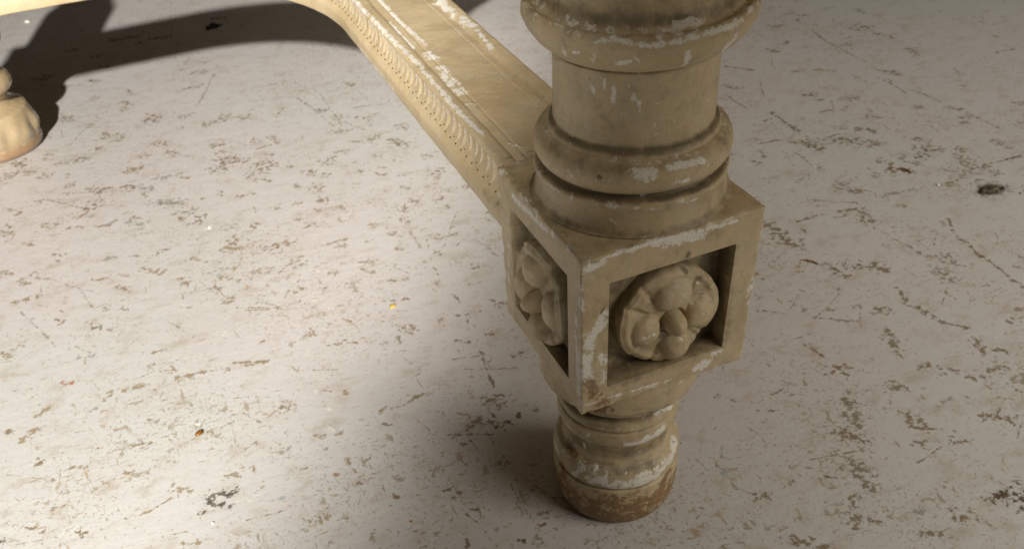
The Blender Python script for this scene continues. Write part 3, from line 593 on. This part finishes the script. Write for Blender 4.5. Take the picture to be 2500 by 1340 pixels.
for p, w, s in (([(1290, 15), (1400, 75), (1560, 90), (1700, 70), (1800, 30)], 34, .55), ([(1180, 470), (1210, 500)], 22, .6), ([(1360, 90), (1470, 120)], 30, .4), ([(1240, 395), (1310, 500), (1420, 590)], 50, .55), ([(1420, 590), (1560, 610), (1700, 560)], 34, .45),
                ([(1500, 720), (1500, 930)], 20, .5), ([(1500, 940), (1640, 880), (1750, 840)], 34, .8), ([(1790, 600), (1770, 830)], 24, .7), ([(1260, 540), (1265, 600)], 18, .6), ([(1340, 870), (1385, 910)], 26, .7), ([(1330, 330), (1420, 395), (1560, 420)], 26, .5), ([(1210, 395), (1255, 450), (1300, 370)], 40, .5), ([(1260, 190), (1320, 240)], 18, .4), ([(1214, 404), (1245, 384), (1300, 369)], 7, 1.3), ([(1212, 410), (1216, 500), (1220, 555)], 7, 1.1), ([(1400, 1120), (1390, 1080)], 40, .7), ([(1430, 1130), (1520, 1150), (1590, 1130)], 26, .9), ([(1420, 1030), (1500, 1045), (1600, 1020)], 16, .9), ([(1440, 1250), (1500, 1270), (1580, 1250)], 26, .8)):
    stroke(p, w, 'grime_shade', s)
for p in ([(1660, 653), (1676, 664)], [(1679, 621), (1682, 625)], [(1463, 433), (1464, 434)], [(1471, 758), (1472, 759)], [(1759, 412), (1760, 413)], [(1655, 45), (1690, 43)]): stroke(p, 9, 'grime_shade', 2.2)
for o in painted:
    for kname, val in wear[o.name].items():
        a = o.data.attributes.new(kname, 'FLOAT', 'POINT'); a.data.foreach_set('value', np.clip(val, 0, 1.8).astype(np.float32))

# ------------------------------------------------------------------ bits lying on the floor
def lump(name, px, py, size, mat, label, cat, flat=.45, n=3, rough=.3, seed=1, zrot=0.0, stretch=1.0):
    bm = bmesh.new(); bmesh.ops.create_icosphere(bm, subdivisions=n, radius=1.0); rg = random.Random(seed); ph = [rg.uniform(0, 6) for _ in range(6)]
    for v in bm.verts:
        c = v.co; k = 1 + rough * (math.sin(c.x * 3 + ph[0]) * math.sin(c.y * 4 + ph[1]) + .6 * math.sin(c.z * 6 + ph[2] + c.x * 5) + .4 * math.sin(c.y * 11 + ph[3]) * math.sin(c.x * 9 + ph[4]))
        v.co = Vector((c.x * k * size * stretch, c.y * k * size, max(-.2, c.z) * k * size * flat))
    me = bpy.data.meshes.new(name); bm.to_mesh(me); bm.free(); me.materials.append(mat); me.polygons.foreach_set('use_smooth', np.ones(len(me.polygons), dtype=bool))
    o = link(bpy.data.objects.new(name, me)); p = floor_at(px, py); o.location = (p[0], p[1], size * flat * .2 + .0004); o.rotation_euler = (0, 0, zrot)
    return tag(o, label, cat)
DUST = plain('grey_dust_fluff', (.24, .205, .14), .95, 420, (.11, .10, .06), .002)
BLK = plain('black_grit', (.012, .010, .008), .8)
BEADM = plain('brown_seed_skin', (.22, .10, .025), .35, 300, (.14, .06, .015))
YEL = plain('yellow_paint_flake', (.75, .50, .10), .6, 400, (.62, .42, .12))
WOODM = plain('splinter_wood', (.19, .09, .04), .7, 400, (.32, .19, .09))
WHM = plain('white_crumb', (.82, .80, .74), .7)

fluff = bpy.data.objects.new('dust_clump', None); col.objects.link(fluff); p0 = floor_at(2420, 466); fluff.location = (p0[0], p0[1], 0)
tag(fluff, 'grey-green clump of dust and fluff on the bare floor at right', 'dust clump')
def fluff_parts():
    rg = random.Random(5)
    b = lump('core', 2415, 470, .0068, DUST, None, None, .42, 3, .55, 3, .2, 1.4); b.parent = fluff; b.location = (-.002, 0, .001)
    g = lump('grit', 2415, 470, .0030, BLK, None, None, .8, 2, .5, 6); g.parent = fluff; g.location = (.0115, -.0035, .001)
    V, F = [], []
    for i in range(420):
        a = rg.uniform(0, 6.28); r = abs(rg.gauss(0, .0075)); c = Vector((r * math.cos(a) * 1.4, r * math.sin(a), rg.uniform(.0008, .0055) * max(.2, 1 - r / .016)))
        d = Vector((rg.gauss(0, 1), rg.gauss(0, 1), rg.gauss(0, .45))).normalized(); L = rg.uniform(.002, .0055); pts = [c - d * L, c + Vector((rg.gauss(0, .0008), rg.gauss(0, .0008), .0004)), c + d * L]
        s = Vector((-d.y, d.x, .3)).normalized() * .00013; s0 = len(V)
        for q in pts: q.z = max(.0003, q.z); V += [q - s, q + s, q + Vector((0, 0, .00018))]
        for k in range(2):
            for j in range(3): F.append((s0 + k * 3 + j, s0 + k * 3 + (j + 1) % 3, s0 + k * 3 + 3 + (j + 1) % 3, s0 + k * 3 + 3 + j))
    tag(mesh_obj('fibres', V, F, DUST, fluff), kind='stuff')
fluff_parts()
lump('seed', 487, 1058, .0031, BEADM, 'smooth oval brown seed on the brightly lit floor', 'seed', .6, 3, .04, 2, .55, 1.35)
lump('paint_flake', 958, 748, .0030, YEL, 'bright yellow flake of paint on the floor left of the leg', 'paint flake', .25, 2, .5, 8, .6, 1.2)
lump('grit_lump', 520, 68, .0085, BLK, 'black lump of grit in the shadow under the stretcher', 'grit', .5, 3, .4, 4, .3, 1.5)
lump('crumb', 512, 557, .0021, WHM, 'white crumb on the lit floor at left, right of a grey paint spot', 'crumb', .7, 2, .25, 5)
lump('crumb', 2290, 453, .0022, WHM, 'white crumb on the dim floor just left of the dust clump', 'crumb', .6, 2, .25, 6)
lump('crumb', 520, 1277, .0014, WHM, 'white crumb below the dark dirt patch near the bottom edge', 'crumb', .6, 2, .25, 7)
lump('crumb', 68, 55, .0050, WHM, 'white crumb on the far floor beneath the stretcher at top left', 'crumb', .5, 2, .25, 9)
def splinter(pts, r, label):
    V, F = [], []; Q = [floor_at(*p) for p in pts]
    for i, q in enumerate(Q):
        d = (Q[min(i + 1, len(Q) - 1)] - Q[max(i - 1, 0)])[:2]; d /= np.linalg.norm(d); nrm = np.array([-d[1], d[0]]); k = r * (.35 if i in (0, len(Q) - 1) else 1)
        for a in range(6): V.append((q[0] + nrm[0] * k * math.cos(a * math.pi / 3), q[1] + nrm[1] * k * math.cos(a * math.pi / 3), .0004 + k * .8 + k * .8 * math.sin(a * math.pi / 3)))
    for i in range(len(Q) - 1):
        for a in range(6): F.append((i * 6 + a, i * 6 + (a + 1) % 6, i * 6 + 6 + (a + 1) % 6, i * 6 + 6 + a))
    F += [tuple(range(6)), tuple(len(V) - 1 - a for a in range(6))]
    me = mesh_obj('splinter', V, F, WOODM); tag(me, label, 'splinter')
splinter([(1953, 635), (1968, 637), (1985, 641), (1998, 646)], .0011, 'thin red-brown wood splinter right of the square block')
splinter([(2190, 412), (2203, 414), (2216, 418), (2224, 424)], .0013, 'short pale-topped wood splinter left of the dust clump')

# fine grit and dust specks, gathered round the foot
def grit():
    rg = random.Random(21); V, F = [], []
    def speck(x, y, r):
        s0 = len(V); a0 = rg.uniform(0, 6); hh = r * rg.uniform(.5, 1.0)
        for k in range(5): a = a0 + k * 1.2566; q = r * rg.uniform(.6, 1.2); V.append((x + q * math.cos(a) * 1.2, y + q * math.sin(a), .0002))
        V.append((x, y, .0002 + hh))
        for k in range(5): F.append((s0 + k, s0 + (k + 1) % 5, s0 + 5))
    for i in range(150):
        a = rg.uniform(0, 6.283); d = .043 + abs(rg.gauss(0, .022)); speck(d * math.cos(a), d * math.sin(a), rg.uniform(.0002, .0006))
    for i in range(420):
        p = floor_at(rg.uniform(-50, 2550), rg.uniform(120, 1380)); speck(p[0], p[1], rg.uniform(.0002, .0006) * (1 + .5 * max(0, p[1])))
    o = mesh_obj('floor_grit', V, F, plain('brown_grit', (.10, .075, .05), .9, 90, (.24, .19, .13)), smooth=False)
    tag(o, 'fine dark grit and dust specks strewn over the painted floor', 'grit', kind='stuff')
grit()
